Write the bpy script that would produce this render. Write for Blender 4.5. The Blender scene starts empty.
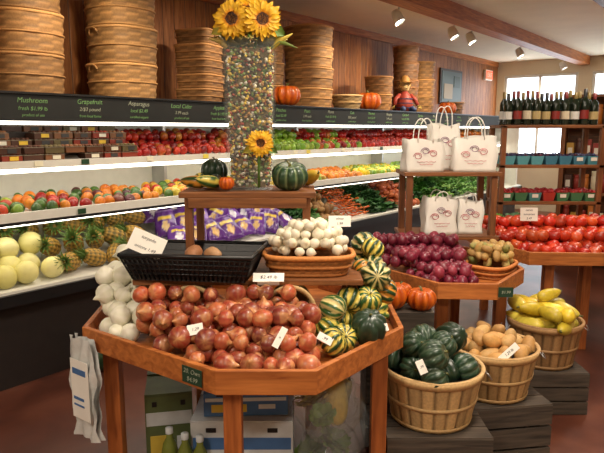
import bpy, math, random
import numpy as np
from mathutils import Matrix, Vector, Euler
R=np.random.RandomState(7); random.seed(7)
sc=bpy.context.scene
try: sc.view_settings.view_transform='Standard'
except Exception: pass
PI=math.pi
def S(r,g,b):
    f=lambda c:(c/255/12.92) if c/255<=.04045 else ((c/255+.055)/1.055)**2.4
    return np.array([f(r),f(g),f(b)])
def T(x,y,z): return Matrix.Translation((x,y,z))
def RX(a): return Matrix.Rotation(a,4,'X')
def RY(a): return Matrix.Rotation(a,4,'Y')
def RZ(a): return Matrix.Rotation(a,4,'Z')
WANG=math.radians(51.25)
WF=RZ(WANG)     # wall frame : x along wall (u), y towards wall (v)
I4=Matrix.Identity(4)
# ---------------------------------------------------------------- materials
def nm(name):
    m=bpy.data.materials.new(name); m.use_nodes=True
    return m,m.node_tree.nodes,m.node_tree.links,m.node_tree.nodes['Principled BSDF']
def rgba(c): return (float(c[0]),float(c[1]),float(c[2]),1)
def noise(n,l,scale,stretch=(1,1,1),detail=4,dist=0):
    tc=n.new('ShaderNodeTexCoord'); mp=n.new('ShaderNodeMapping'); mp.inputs['Scale'].default_value=stretch
    nt=n.new('ShaderNodeTexNoise'); nt.inputs['Scale'].default_value=scale; nt.inputs['Detail'].default_value=detail
    nt.inputs['Distortion'].default_value=dist
    l.new(tc.outputs['Object'],mp.inputs['Vector']); l.new(mp.outputs['Vector'],nt.inputs['Vector']); return nt
def ramp(n,l,src,stops):
    r=n.new('ShaderNodeValToRGB'); e=r.color_ramp.elements
    e[0].position=stops[0][0]; e[0].color=rgba(stops[0][1]); e[1].position=stops[-1][0]; e[1].color=rgba(stops[-1][1])
    for p,c in stops[1:-1]:
        x=e.new(p); x.color=rgba(c)
    l.new(src,r.inputs['Fac']); return r
def bumpn(n,l,b,src,strength,dist=.01):
    bp=n.new('ShaderNodeBump'); bp.inputs['Strength'].default_value=strength; bp.inputs['Distance'].default_value=dist
    l.new(src,bp.inputs['Height']); l.new(bp.outputs['Normal'],b.inputs['Normal'])
def simple(name,c,rough=.5,metal=0,var=.12,scale=14,bump=.05,emis=0,stretch=(1,1,1)):
    m,n,l,b=nm(name); b.inputs['Roughness'].default_value=rough; b.inputs['Metallic'].default_value=metal
    nt=noise(n,l,scale,stretch); c=np.array(c)
    r=ramp(n,l,nt.outputs['Fac'],[(.3,c*(1-var)),(.7,np.minimum(c*(1+var),1))]); l.new(r.outputs['Color'],b.inputs['Base Color'])
    if bump: bumpn(n,l,b,nt.outputs['Fac'],bump)
    if emis:
        b.inputs['Emission Color'].default_value=rgba(c); b.inputs['Emission Strength'].default_value=emis
    return m
def wood(name,c1,c2,axis=0,scale=5,rough=.5,bump=.15):
    m,n,l,b=nm(name); st=[9,9,9]; st[axis]=.8
    nt=noise(n,l,scale,tuple(st),6,.6)
    r=ramp(n,l,nt.outputs['Fac'],[(.25,c1),(.5,(c1+c2)/2),(.75,c2)]); l.new(r.outputs['Color'],b.inputs['Base Color'])
    b.inputs['Roughness'].default_value=rough; bumpn(n,l,b,nt.outputs['Fac'],bump,.004); return m
def colmat(name,rough=.45,bump=.1,bscale=60,var=.15,coat=0):
    m,n,l,b=nm(name); a=n.new('ShaderNodeAttribute'); a.attribute_name='Col'
    nt=noise(n,l,bscale); r=ramp(n,l,nt.outputs['Fac'],[(.3,np.ones(3)*(1-var)),(.7,np.ones(3))])
    mx=n.new('ShaderNodeMixRGB'); mx.blend_type='MULTIPLY'; mx.inputs['Fac'].default_value=1
    l.new(a.outputs['Color'],mx.inputs['Color1']); l.new(r.outputs['Color'],mx.inputs['Color2']); l.new(mx.outputs['Color'],b.inputs['Base Color'])
    b.inputs['Roughness'].default_value=rough; b.inputs['Coat Weight'].default_value=coat
    if bump: bumpn(n,l,b,nt.outputs['Fac'],bump,.003)
    return m
def emit(name,c,s):
    m,n,l,b=nm(name); b.inputs['Base Color'].default_value=rgba(c); b.inputs['Emission Color'].default_value=rgba(c); b.inputs['Emission Strength'].default_value=s; return m
m_shiny=colmat('fruit_skin',.36,.06,40,.28,.12)
m_smooth=colmat('melon_skin',.42,.04,30,.08,.05)
m_onion=colmat('onion_skin',.38,.18,45,.34,.08)
m_matte=colmat('matte_skin',.6,.2,70,.2)
m_leaf=colmat('leaf',.55,.2,50,.25)
m_weave=colmat('wicker',.65,.25,90,.25)
m_print=colmat('printed_paper',.45,.03,40,.06)
m_black=simple('black_plastic',S(22,22,24),.4,0,.2)
m_dark=simple('dark_kick_panel',S(38,32,30),.5)
m_white=simple('white_enamel',S(225,224,215),.4,0,.04)
m_paper=simple('white_paper',S(240,237,230),.7,0,.04,9,.1)
m_cardp=simple('card_paper',S(250,249,240),.6,0,.03)
m_ink=simple('ink',S(35,35,60),.7)
m_chalk=simple('green_chalk',S(112,156,98),.8,0,.35,60,.1,.0)
m_chalkw=simple('white_chalk',S(156,162,142),.8,0,.3,60,.1,.0)
m_fascia=simple('chalkboard',S(22,25,24),.7,0,.3,6)
m_orange=wood('pine_orange_x',S(138,70,28),S(204,126,62),0)
m_orangez=wood('pine_orange_z',S(126,62,25),S(188,110,54),2)
m_dwood=wood('brown_wood_x',S(92,52,26),S(152,96,52),0)
m_dwoodz=wood('brown_wood_z',S(88,48,24),S(146,90,48),2)
m_crate=wood('weathered_crate_wood',S(44,38,33),S(92,80,68),0,5,.85,.3)
m_steel=simple('brushed_steel',S(190,190,190),.35,.8,.06)
m_green_card=simple('chalk_sign_green',S(24,58,38),.7,0,.15)
m_blue=simple('blue_carton',S(70,110,164),.6,0,.1)
m_yel=simple('yellow_carton',S(210,182,70),.6,0,.08)
def thin(name,c,alpha,rough=.05):
    m,n,l,b=nm(name); b.inputs['Base Color'].default_value=rgba(c); b.inputs['Roughness'].default_value=rough; b.inputs['Alpha'].default_value=alpha; return m
m_glass=thin('clear_glass',(.5,.6,.56),.07,.03)
m_film=thin('clear_plastic_film',(.7,.74,.76),.2,.1)
m_bottle=simple('dark_bottle_glass',S(22,32,22),.1,0,.1,5,0)
def planks():
    m,n,l,b=nm('knotty_pine_planks')
    tc=n.new('ShaderNodeTexCoord'); sp=n.new('ShaderNodeSeparateXYZ'); l.new(tc.outputs['Object'],sp.inputs[0])
    d=n.new('ShaderNodeMath'); d.operation='MULTIPLY'; d.inputs[1].default_value=1/.14; l.new(sp.outputs['X'],d.inputs[0])
    fl=n.new('ShaderNodeMath'); fl.operation='FLOOR'; l.new(d.outputs[0],fl.inputs[0])
    fr=n.new('ShaderNodeMath'); fr.operation='FRACT'; l.new(d.outputs[0],fr.inputs[0])
    wn=n.new('ShaderNodeTexWhiteNoise'); wn.noise_dimensions='1D'; l.new(fl.outputs[0],wn.inputs['W'])
    nt=noise(n,l,4,(10,10,.9),6,.8)
    r=ramp(n,l,nt.outputs['Fac'],[(.28,S(118,66,30)),(.5,S(164,100,50)),(.75,S(194,130,74))])
    r2=ramp(n,l,wn.outputs['Value'],[(0,np.ones(3)*.6),(1,np.ones(3)*1)])
    gr=ramp(n,l,fr.outputs[0],[(0,np.ones(3)*.15),(.05,np.ones(3)),(.96,np.ones(3)),(1,np.ones(3)*.15)])
    m1=n.new('ShaderNodeMixRGB'); m1.blend_type='MULTIPLY'; m1.inputs[0].default_value=1; l.new(r.outputs[0],m1.inputs[1]); l.new(r2.outputs[0],m1.inputs[2])
    m2=n.new('ShaderNodeMixRGB'); m2.blend_type='MULTIPLY'; m2.inputs[0].default_value=1; l.new(m1.outputs[0],m2.inputs[1]); l.new(gr.outputs[0],m2.inputs[2])
    l.new(m2.outputs[0],b.inputs['Base Color']); b.inputs['Roughness'].default_value=.5; bumpn(n,l,b,gr.outputs[0],.6,.01); return m
m_planks=planks()
m_ceil=simple('cream_ceiling_paint',S(246,234,206),.85,0,.03,3,.03)
m_wall=simple('cream_wall_paint',S(214,200,172),.85,0,.04,3,.03)
def floorm():
    m,n,l,b=nm('stained_concrete'); nt=noise(n,l,2.2,(1,1,1),9,.5); nt2=noise(n,l,30)
    r=ramp(n,l,nt.outputs['Fac'],[(.3,S(70,36,26)),(.5,S(98,54,40)),(.72,S(124,76,58))])
    l.new(r.outputs[0],b.inputs['Base Color']); b.inputs['Roughness'].default_value=.36; bumpn(n,l,b,nt2.outputs['Fac'],.06,.004); return m
m_floor=floorm()
# ---------------------------------------------------------------- mesh builder
class MB:
    def __init__(s): s.V=[];s.F=[];s.MI=[];s.C=[];s.SM=[];s.n=0
    def add(s,V,F,mat=0,col=(1,1,1),smooth=False,M=None):
        V=np.asarray(V,float).reshape(-1,3)
        if M is not None:
            A=np.array(M); V=V@A[:3,:3].T+A[:3,3]
        s.V.append(V); o=s.n
        s.F.extend([tuple(i+o for i in f) for f in F]); s.MI.extend([mat]*len(F)); s.SM.extend([smooth]*len(F))
        c=np.asarray(col,float)
        if c.ndim==1: c=np.tile(c,(len(V),1))
        s.C.append(c); s.n+=len(V); return s
    def box(s,c,d,mat=0,col=(1,1,1),M=None,taper=1):
        x,y,z=[q/2 for q in d]; t=taper
        V=np.array([(-x,-y,-z),(x,-y,-z),(x,y,-z),(-x,y,-z),(-x*t,-y*t,z),(x*t,-y*t,z),(x*t,y*t,z),(-x*t,y*t,z)])+np.array(c)
        return s.add(V,[(0,3,2,1),(4,5,6,7),(0,1,5,4),(1,2,6,5),(2,3,7,6),(3,0,4,7)],mat,col,False,M)
    def lathe(s,prof,seg=24,mat=0,col=(1,1,1),M=None,smooth=True):
        V=[];F=[]
        for r,z in prof:
            for i in range(seg):
                a=2*PI*i/seg; V.append((r*math.cos(a),r*math.sin(a),z))
        for j in range(len(prof)-1):
            for i in range(seg):
                k=(i+1)%seg; F.append((j*seg+i,j*seg+k,(j+1)*seg+k,(j+1)*seg+i))
        return s.add(V,F,mat,col,smooth,M)
    def tube(s,P,r,seg=8,mat=0,col=(1,1,1),M=None,closed=False):
        P=[Vector(p) for p in P]; n=len(P); V=[];F=[]
        rr=r if hasattr(r,'__len__') else [r]*n
        for i,p in enumerate(P):
            if closed: t=(P[(i+1)%n]-P[i-1])
            else: t=P[min(i+1,n-1)]-P[max(i-1,0)]
            t.normalize(); up=Vector((0,0,1)) if abs(t.z)<.9 else Vector((0,1,0))
            a=t.cross(up).normalized(); b=t.cross(a)
            for k in range(seg):
                q=2*PI*k/seg; V.append(p+(a*math.cos(q)+b*math.sin(q))*rr[i])
        for i in range(n if closed else n-1):
            j=(i+1)%n
            for k in range(seg):
                k2=(k+1)%seg; F.append((i*seg+k,i*seg+k2,j*seg+k2,j*seg+k))
        if not closed:
            F.append(tuple(range(seg))[::-1]); F.append(tuple((n-1)*seg+k for k in range(seg)))
        return s.add([tuple(v) for v in V],F,mat,col,True,M)
    def prism(s,poly,z0,z1,mat=0,col=(1,1,1),M=None):
        n=len(poly); V=[(x,y,z0) for x,y in poly]+[(x,y,z1) for x,y in poly]
        F=[tuple(range(n))[::-1],tuple(range(n,2*n))]+[(i,(i+1)%n,n+(i+1)%n,n+i) for i in range(n)]
        return s.add(V,F,mat,col,False,M)
    def ring(s,po,pi,z0,z1,mat=0,col=(1,1,1),M=None):
        n=len(po); V=[(x,y,z0) for x,y in po]+[(x,y,z1) for x,y in po]+[(x,y,z0) for x,y in pi]+[(x,y,z1) for x,y in pi]; F=[]
        for i in range(n):
            j=(i+1)%n; F+=[(i,j,n+j,n+i),(n+i,n+j,3*n+j,3*n+i),(2*n+j,2*n+i,3*n+i,3*n+j),(j,i,2*n+i,2*n+j)]
        return s.add(V,F,mat,col,False,M)
    def fin(s,name,mats,M=I4,parent=None,bevel=0):
        me=bpy.data.meshes.new(name); V=np.concatenate(s.V); C=np.concatenate(s.C)
        me.from_pydata(V.tolist(),[],s.F)
        me.polygons.foreach_set('material_index',s.MI); me.polygons.foreach_set('use_smooth',s.SM)
        at=me.color_attributes.new('Col','FLOAT_COLOR','POINT'); at.data.foreach_set('color',np.column_stack([C,np.ones(len(C))]).astype(np.float32).ravel())
        for m in (mats if isinstance(mats,(list,tuple)) else [mats]): me.materials.append(m)
        me.update(); o=bpy.data.objects.new(name,me); sc.collection.objects.link(o); o.matrix_world=M
        if parent is not None: o.parent=parent; o.matrix_parent_inverse=parent.matrix_world.inverted()
        if bevel:
            b=o.modifiers.new('bevel','BEVEL'); b.width=bevel; b.segments=2; b.limit_method='ANGLE'
        return o
def text(body,size,M,mat,name,parent,extr=.0006,align='CENTER'):
    c=bpy.data.curves.new(name,'FONT'); c.body=body; c.size=size; c.extrude=extr; c.align_x=align; c.align_y='CENTER'; c.shear=.2
    c.materials.append(mat); o=bpy.data.objects.new(name,c); sc.collection.objects.link(o); o.matrix_world=M
    o.parent=parent; o.matrix_parent_inverse=parent.matrix_world.inverted(); return o
# ---------------------------------------------------------------- produce kinds
def kind(nu,nv,prof,ridge=0,amp=0,bumpf=None,stem=None):
    V=[];th=[];ph=[];F=[]
    r,z=prof(0); V.append((0,0,z)); th.append(0); ph.append(0)
    for j in range(1,nv):
        p=PI*j/nv; r,z=prof(p)
        for i in range(nu):
            a=2*PI*i/nu; q=r*(1-(amp*(1-abs(math.sin(ridge*a/2))) if ridge else 0))
            if bumpf: q*=bumpf(a,p)
            V.append((q*math.cos(a),q*math.sin(a),z)); th.append(a); ph.append(p)
    r,z=prof(PI); V.append((0,0,z)); th.append(0); ph.append(PI); L=len(V)-1
    for i in range(nu): F.append((0,1+i,1+(i+1)%nu)); F.append((L,1+(nv-2)*nu+(i+1)%nu,1+(nv-2)*nu+i))
    for j in range(nv-2):
        for i in range(nu):
            k=(i+1)%nu; a=1+j*nu; F.append((a+i,a+nu+i,a+nu+k,a+k))
    part=[0]*len(V)
    if stem:
        r,h,z0=stem; o=len(V); sg=6
        for q,(rr,zz,dx) in enumerate([(r*1.3,z0,0),(r*.8,z0+h*.5,.0),(r,z0+h,h*.35)]):
            for i in range(sg):
                a=2*PI*i/sg; V.append((rr*math.cos(a)+dx,rr*math.sin(a),zz)); th.append(a); ph.append(0); part.append(1)
        for q in range(2):
            for i in range(sg):
                k=(i+1)%sg; F.append((o+q*sg+i,o+q*sg+k,o+(q+1)*sg+k,o+(q+1)*sg+i))
        F.append(tuple(o+2*sg+i for i in range(sg)))
    return dict(V=np.array(V),F=F,th=np.array(th),ph=np.array(ph),part=np.array(part),stem=S(96,96,44))
sn,cs=math.sin,math.cos
K_apple=kind(12,9,lambda p:(sn(p)**.9*1.0,cs(p)*.88-.3*math.exp(-(p/.45)**2)+.12*math.exp(-((PI-p)/.4)**2)),stem=(.05,.3,.55))
K_onion=kind(24,18,lambda p:(sn(p)**.85*(1-.42*math.exp(-(p/.5)**2)),cs(p)*.84+.62*math.exp(-(p/.26)**2)-.1*math.exp(-((PI-p)/.2)**2)),bumpf=lambda a,p:1+.015*cs(a*6+p)+.02*sn(a*2))
K_sonion=kind(12,9,lambda p:(sn(p)**.9*(1-.3*math.exp(-(p/.5)**2)),cs(p)*.9+.35*math.exp(-(p/.35)**2)))
K_melon=kind(22,14,lambda p:(sn(p),cs(p)*1.04))
K_tom=kind(20,11,lambda p:(sn(p)**.95,cs(p)*.8-.14*math.exp(-(p/.4)**2)),5,.03,stem=(.16,.1,.5)); K_tom['stem']=S(60,110,40)
K_pot=kind(12,9,lambda p:(sn(p)**.9*.78,cs(p)*1.15),bumpf=lambda a,p:1+.06*sn(2*a+3*p)+.04*cs(3*a-2*p))
K_pump=kind(60,16,lambda p:(sn(p)**.75,cs(p)*.75-.22*math.exp(-(p/.4)**2)),10,.16,stem=(.1,.4,.42))
K_squash=kind(60,16,lambda p:(sn(p)**.8,cs(p)*.85-.18*math.exp(-(p/.35)**2)),10,.14,stem=(.09,.3,.55))
K_acorn=kind(48,14,lambda p:(sn(p)**.85*(1-.12*cs(PI-p)),cs(p)*1.02),8,.18,stem=(.08,.25,.9))
K_yel=kind(14,14,lambda p:(sn(p)**.8*(.45+.25*(1-cs(p))/2*1.2),cs(p)*1.35),stem=(.1,.35,1.25))
K_lemon=kind(12,10,lambda p:(sn(p)**1.1*.8,cs(p)*1.05))
K_carrot=kind(10,10,lambda p:(sn(p)**.5*.22*(1.1+cs(p)*.8),cs(p)*1.2),stem=(.06,.5,1.15))
K_bean=kind(5,4,lambda p:(sn(p)*.7,cs(p)))
def mk_bag():
    V=[];F=[];th=[];ph=[]; nx,nz=14,16
    for s in (0,1):
        for j in range(nz+1):
            t=j/nz
            for i in range(nx+1):
                x=(i/nx-.5)*2; edge=max(0,(1-x*x))**.45*max(0,(4*t*(1-t)))**.4
                w=.78*(1-.22*t**4); lump=.34*edge*(1+.22*sn(7*x+5*t)*cs(9*t-3*x)); y=(-1 if s==0 else 1)*lump
                V.append((x*w,y,(t-.5)*2.1)); th.append(i/nx); ph.append(t)
        o=s*(nx+1)*(nz+1)
        for j in range(nz):
            for i in range(nx): q=o+j*(nx+1)+i; f=(q,q+1,q+nx+2,q+nx+1); F.append(f if s==0 else f[::-1])
    return dict(V=np.array(V),F=F,th=np.array(th),ph=np.array(ph),part=np.zeros(len(V)),stem=S(90,50,130))
K_bag=mk_bag()
K_crumple=kind(60,40,lambda p:(sn(p)**.6*1.0,cs(p)*.85),bumpf=lambda a,p:1+.10*abs(sn(4*a+5*p))*cs(3*a-4*p)+.07*abs(sn(11*a+7*p))+.05*abs(cs(17*a-13*p)))
def mk_pine():
    k=kind(48,40,lambda p:(sn(p)**.55*.64,cs(p)*1.05),bumpf=lambda a,p:1+.10*(cs(a*6+(p*7))*cs(a*6-(p*7))))
    V=list(map(tuple,k['V']));F=list(k['F']);th=list(k['th']);ph=list(k['ph']);part=list(k['part'])
    for q in range(34):
        a=q*2.4; lv=q/34; out=.75*(1-lv)+.14; h=.6+lv*.8
        o=len(V)
        for t in (0,.4,.75,1):
            rr=.12+out*t*t**.3; z=.98+h*t*(1-.25*t*(1-lv)); w=.10*(1-t)+.004
            for sgn in (-1,1):
                V.append((rr*cs(a)-sgn*w*sn(a),rr*sn(a)+sgn*w*cs(a),z)); th.append(a);ph.append(t);part.append(1)
        for t in range(3): F.append((o+2*t,o+2*t+1,o+2*t+3,o+2*t+2))
    k.update(V=np.array(V),F=F,th=np.array(th),ph=np.array(ph),part=np.array(part),stem=S(112,144,70)); return k
K_pine=mk_pine()
def mk_leafy(n=16,ruf=.12,seed=1):
    r=np.random.RandomState(seed); V=[];F=[];th=[];ph=[]
    for q in range(n):
        a=q*2.4+r.rand()*.3; el=.15+1.2*(q/n); L=.8+.3*r.rand()
        o=len(V); nu,nw=6,5
        for i in range(nu+1):
            t=i/nu; w=.42*sn(PI*min(1,t*.8+.12))**.7
            for j in range(nw):
                s=(j/(nw-1)-.5)*2; rad=L*t*cs(el*(1-.3*t)); z=L*t*sn(el)*(1-.35*t)+ruf*sn(s*7+t*9+q)*t*abs(s)
                V.append((rad*cs(a)-s*w*sn(a),rad*sn(a)+s*w*cs(a),z)); th.append(s);ph.append(t)
        for i in range(nu):
            for j in range(nw-1): F.append((o+i*nw+j,o+i*nw+j+1,o+(i+1)*nw+j+1,o+(i+1)*nw+j))
    return dict(V=np.array(V),F=F,th=np.array(th),ph=np.array(ph),part=np.zeros(len(V)),stem=S(90,140,50))
K_leaf=mk_leafy()
def lerp(a,b,t): 
    t=np.clip(np.asarray(t),0,1)[:,None]; return a*(1-t)+b*t
def cf(*cols,lo=.7):
    cols=[S(*c) for c in cols]
    def f(k,rg):
        a=cols[rg.randint(len(cols))]; b=cols[rg.randint(len(cols))]; q=rg.rand()*6
        return lerp(a,b,.5+.5*np.sin(k['th']+q)*np.sin(k['ph']))*(lo+(1.15-lo)*rg.rand())
    return f
def c_onion(k,rg):
    base=[S(160,52,40),S(186,80,52),S(132,36,40),S(190,98,62),S(168,62,48)][rg.randint(5)]
    ph=rg.rand()*6
    t=.28*(.5+.5*np.sin(k['th']*8+ph))+.8*np.exp(-((k['ph']/.55)**2))+.5*np.exp(-(((PI-k['ph'])/.3)**2))+.5*(np.sin(k['th']*1.5+ph)*np.sin(k['ph']*2+ph)>.6)
    return lerp(base,S(224,162,106),t)*(.75+.4*rg.rand())
def c_wonion(k,rg): return lerp(S(246,243,226),S(206,210,164),.4*(.5+.5*np.sin(k['th']*8))*np.sin(k['ph'])+.4*np.exp(-((k['ph']/.4)**2)))
def c_squash(k,rg):
    s=np.cos(k['th']*10+PI) ; s2=np.sin(k['th']*23+k['ph']*17)*np.sin(k['ph']*11+rg.rand()*5)
    t=(s+.7*s2>.1-.35*rg.rand()).astype(float)
    return lerp([S(226,204,92),S(232,214,146),S(224,150,50)][rg.choice(3,p=[.6,.25,.15])],[S(30,68,34),S(50,94,40)][rg.randint(2)],t)
def c_dark(k,rg):
    t=.8*(np.exp(-((k['th']-3)**2)/.3)*(rg.rand()<.25)); return lerp([S(18,38,26),S(26,50,32),S(38,62,44)][rg.randint(3)],S(196,118,42),t)+0*k['th'][:,None]
def c_dgstripe(k,rg): return lerp(S(34,66,40),S(150,170,120),(np.cos(k['th']*10)>.9)*.8+.1*np.sin(k['ph']*20))
def c_butter(k,rg): return lerp(S(34,62,42),S(100,120,96),(np.cos(k['th']*10)>.93)*.6+.35*(np.sin(k['th']*31+k['ph']*19)>.8)+.6*np.exp(-(((PI-k['ph'])/.35)**2)))
def c_pump(k,rg): return lerp(S(226,110,24),S(190,78,18),.5+.5*np.cos(k['th']*10))*(.9+.2*rg.rand())
def c_pine(k,rg):
    t=.45-.55*np.cos(k['th']*6+k['ph']*7)*np.cos(k['th']*6-k['ph']*7)+.3*(rg.rand()-.5); return lerp(S(204,158,66),S(66,70,36),t)
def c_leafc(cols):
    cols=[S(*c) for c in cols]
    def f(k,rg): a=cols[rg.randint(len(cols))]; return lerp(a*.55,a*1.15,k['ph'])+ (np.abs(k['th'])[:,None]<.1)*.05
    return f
def c_bag(k,rg):
    c=np.tile([S(104,54,150),S(122,70,168),S(90,44,130)][rg.randint(3)],(len(k['th']),1)); x,t=k['th'],k['ph']
    c=np.where(((t>.58)&(t<.74)&(x>.15)&(x<.85))[:,None],S(232,200,84),c)
    c=np.where((((x-.5)**2*1.6+(t-.36)**2)<.035)[:,None],[S(214,176,112),S(226,220,230)][rg.randint(2)],c)
    return np.where(((t>.93))[:,None],S(150,120,180),c)
def rotm(mode,rg):
    if mode=='any':
        return Euler((rg.rand()*6.28,rg.rand()*6.28,rg.rand()*6.28)).to_matrix()
    if mode=='lie': return (Matrix.Rotation(rg.rand()*6.28,3,'Z')@Matrix.Rotation(PI/2+(rg.rand()-.5)*.5,3,'X'))
    return (Matrix.Rotation(rg.rand()*6.28,3,'Z')@Matrix.Rotation((rg.rand()-.5)*2*mode,3,'X')@Matrix.Rotation(rg.rand()*6.28,3,'Z'))
def scatter(mb,items,pts,rad,var=.1,mode='any',mat=0,seed=1,fixrot=None):
    rg=np.random.RandomState(seed)
    for p in pts:
        k,c=items[rg.randint(len(items))]
        Rm=np.array(rotm(mode,rg) if fixrot is None else fixrot(rg)); s=rad*(1+var*(rg.rand()*2-1))
        V=(k['V']*s)@Rm.T+np.array(p); C=c(k,rg); C=np.where((k['part']==1)[:,None],k['stem'],C)
        mb.add(V,k['F'],mat,C,True)
    return mb
def mound(hf,bx,d,seed=1,jit=.17,zstep=.76,bury=1.7):
    rg=np.random.RandomState(seed); x0,x1,y0,y1=bx; P=[]
    for k in range(12):
        any_=False; row=0; y=y0+d/2+(k%2)*d*.3
        while y<=y1:
            x=x0+d/2+(row%2)*d*.5+(k%2)*d*.25
            while x<=x1:
                h=hf(x,y)
                if h is not None:
                    zb,H=h; z=k*zstep*d
                    if z<=H+1e-6:
                        any_=True
                        if H-z<bury*d: P.append((x+(rg.rand()-.5)*2*jit*d,y+(rg.rand()-.5)*2*jit*d,zb+z+d/2*.95+(rg.rand()-.2)*.12*d))
                x+=d
            y+=d*.87; row+=1
        if not any_: break
    return P
def pdist(x,y,poly):
    m=1e9; n=len(poly)
    for i in range(n):
        ax,ay=poly[i]; bx,by=poly[(i+1)%n]; L=math.hypot(bx-ax,by-ay); m=min(m,((bx-ax)*(y-ay)-(by-ay)*(x-ax))/L)
    return m
def inset(poly,t):
    n=len(poly); out=[]
    for i in range(n):
        p0=Vector(poly[i-1]);p1=Vector(poly[i]);p2=Vector(poly[(i+1)%n])
        e1=(p1-p0).normalized(); e2=(p2-p1).normalized(); n1=Vector((-e1.y,e1.x)); n2=Vector((-e2.y,e2.x))
        b=(n1+n2).normalized(); out.append(tuple(p1+b*(t/max(.3,b.dot(n1)))))
    return out
# ---------------------------------------------------------------- room shell
def shell(name,c,d,mat):
    m=MB(); m.box((0,0,0),d); return m.fin(name,mat,WF@T(*c))
UC=4.75; UL=15.5; H=3.05
shell('floor',(UC,.9,-.05),(UL+.4,8.1,.1),m_floor)
shell('ceiling',(UC,.9,H+.05),(UL+.4,8.1,.1),m_ceil)
shell('wall_back',(UC,4.80,H/2),(UL,.1,H),m_planks)
shell('wall_left',(-3.05,.9,H/2),(.1,7.9,H),m_wall)
shell('wall_front',(UC,-3.05,H/2),(UL,.1,H),m_wall)
wins=[(4.6,3.15),(2.9,1.4),(1.15,-.35)]
m=MB(); m.box((0,.85,.45),(.1,7.8,.9)); m.box((0,.85,2.91),(.1,7.8,.28))
edges=[4.75]+[q for w in wins for q in w]+[-2.95]
for i in range(0,len(edges),2):
    a,b=edges[i],edges[i+1]; m.box((0,(a+b)/2,1.835),(.1,abs(a-b),1.87))
m.fin('wall_right',m_wall,WF@T(12.55,0,0))
for i,(a,b) in enumerate(wins):
    m=MB(); c=(a+b)/2; w=a-b
    for y in (a-.03,b+.03,c): m.box((0,y,1.835),(.08,.05,1.86))
    for z in (.93,2.0,2.74): m.box((0,c,z),(.08,w,.05))
    m.box((0,c,1.835),(.01,w-.02,1.85),1)
    m.fin('window_%d'%(i+1),[m_white,m_glass],WF@T(12.55,0,0))
m=MB(); m.box((0,0,0),(UL-.1,.2,.16)); m.fin('trim_1',m_orange,WF@T(UC,3.05,H-.08))
m=MB(); m.box((0,0,0),(UL-.1,.03,.1)); m.fin('trim_2',m_orange,WF@T(UC,4.73,H-.05))
m=MB(); m.box((0,0,0),(UL-.1,.12,.1)); m.fin('trim_3',m_dwood,WF@T(UC,1.55,H-.05))
# ---------------------------------------------------------------- refrigerated produce case
U0,U1=-.4,11.0; LN=U1-U0; UM=(U0+U1)/2
m=MB()
m.box((UM,4.2,.28),(LN,.96,.56),2)
m.box((UM,3.66,.60),(LN,.10,.075),1)
m.box((UM,3.665,.647),(LN,.06,.018),0)
def slab(v0,z0,v1,z1,t,mat):
    V=[(U0,v0,z0-t),(U1,v0,z0-t),(U1,v1,z1-t),(U0,v1,z1-t),(U0,v0,z0),(U1,v0,z0),(U1,v1,z1),(U0,v1,z1)]
    m.add(V,[(0,3,2,1),(4,5,6,7),(0,1,5,4),(1,2,6,5),(2,3,7,6),(3,0,4,7)],mat)
slab(3.71,.62,4.5,.80,.06,0)
slab(3.80,1.08,4.5,1.16,.025,0); m.box((UM,3.79,1.085),(LN,.03,.075),0)
m.box((UM,3.772,1.055),(LN,.012,.02),1)
slab(3.96,1.42,4.5,1.56,.025,0); m.box((UM,3.95,1.42),(LN,.03,.05),0)
m.box((UM,4.56,1.2),(LN,.12,1.34),0)
m.box((UM,3.905,1.805),(LN,.05,.17),4)
m.box((UM,3.875,1.717),(LN,.02,.014),1); m.box((UM,3.875,1.893),(LN,.02,.014),1)
m.box((UM,4.30,1.875),(LN,.76,.03),2)
for u in (U0,U1): m.box((u,4.16,1.22),(.05,.88,1.33),0)
for u in np.arange(1.5,U1,1.9): m.box((u,4.42,1.25),(.03,.2,1.2),3)
case=m.fin('refrigerated_produce_case',[m_white,m_black,m_dark,m_steel,m_fascia],WF)
words=['Leeks','Lemons','Avocado','Eggplant','Mushroom','Grapefruit','Asparagus','Local Cider','Apples','Lettuce','Peaches','Pears','Plums','Gala','Macoun','Empire','Cortland','Carrots','Kale','Beets','Celery','Onions','Corn']
u=.1; rg=np.random.RandomState(2)
for i,w in enumerate(words):
    dz=.008*(rg.rand()-.5)
    text(w,.047,WF@T(u+.2,3.8785,1.848+dz)@RX(PI/2)@RZ(.05*(rg.rand()-.5)),m_chalk if i%3 else m_chalkw,'chalk_text_%d'%(i+1),case)
    text(['fresh $1.99 lb','2/$3 pound','local $2.49','3.99 each'][i%4],.036,WF@T(u+.2,3.8785,1.795+dz)@RX(PI/2)@RZ(.04*(rg.rand()-.5)),m_chalkw if i%2 else m_chalk,'chalk_price_%d'%(i+1),case)
    text(['certified organic','product of usa','from local farms'][i%3],.026,WF@T(u+.2,3.8785,1.75)@RX(PI/2),m_chalk,'chalk_note_%d'%(i+1),case)
    u+=.42
m=MB(); rg=np.random.RandomState(4)
for v,z,st,pr in ((3.766,1.09,.4,.3),(3.928,1.425,.3,.8)):
    for u in np.arange(.2,10.5,st):
        if rg.rand()>pr: continue
        q=[S(244,240,215),S(240,222,90),S(236,236,236),S(30,70,44)][rg.randint(4)]
        m.box((u+rg.rand()*.1,v,z),(.06,.004,.036),0,q)
m.fin('shelf_price_tags',m_print,WF)
for nm_,v,z in (('canopy',3.98,1.70),('upper_shelf',4.02,1.375),('lower_shelf',3.88,1.035)):
    m=MB(); m.box((UM,v,z),(LN-.2,.04,.025)); m.fin('case_light_tube',emit('tube_'+nm_,(1,.93,.8),{'canopy':5.5,'upper_shelf':6.5,'lower_shelf':5}[nm_]),WF)
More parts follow.
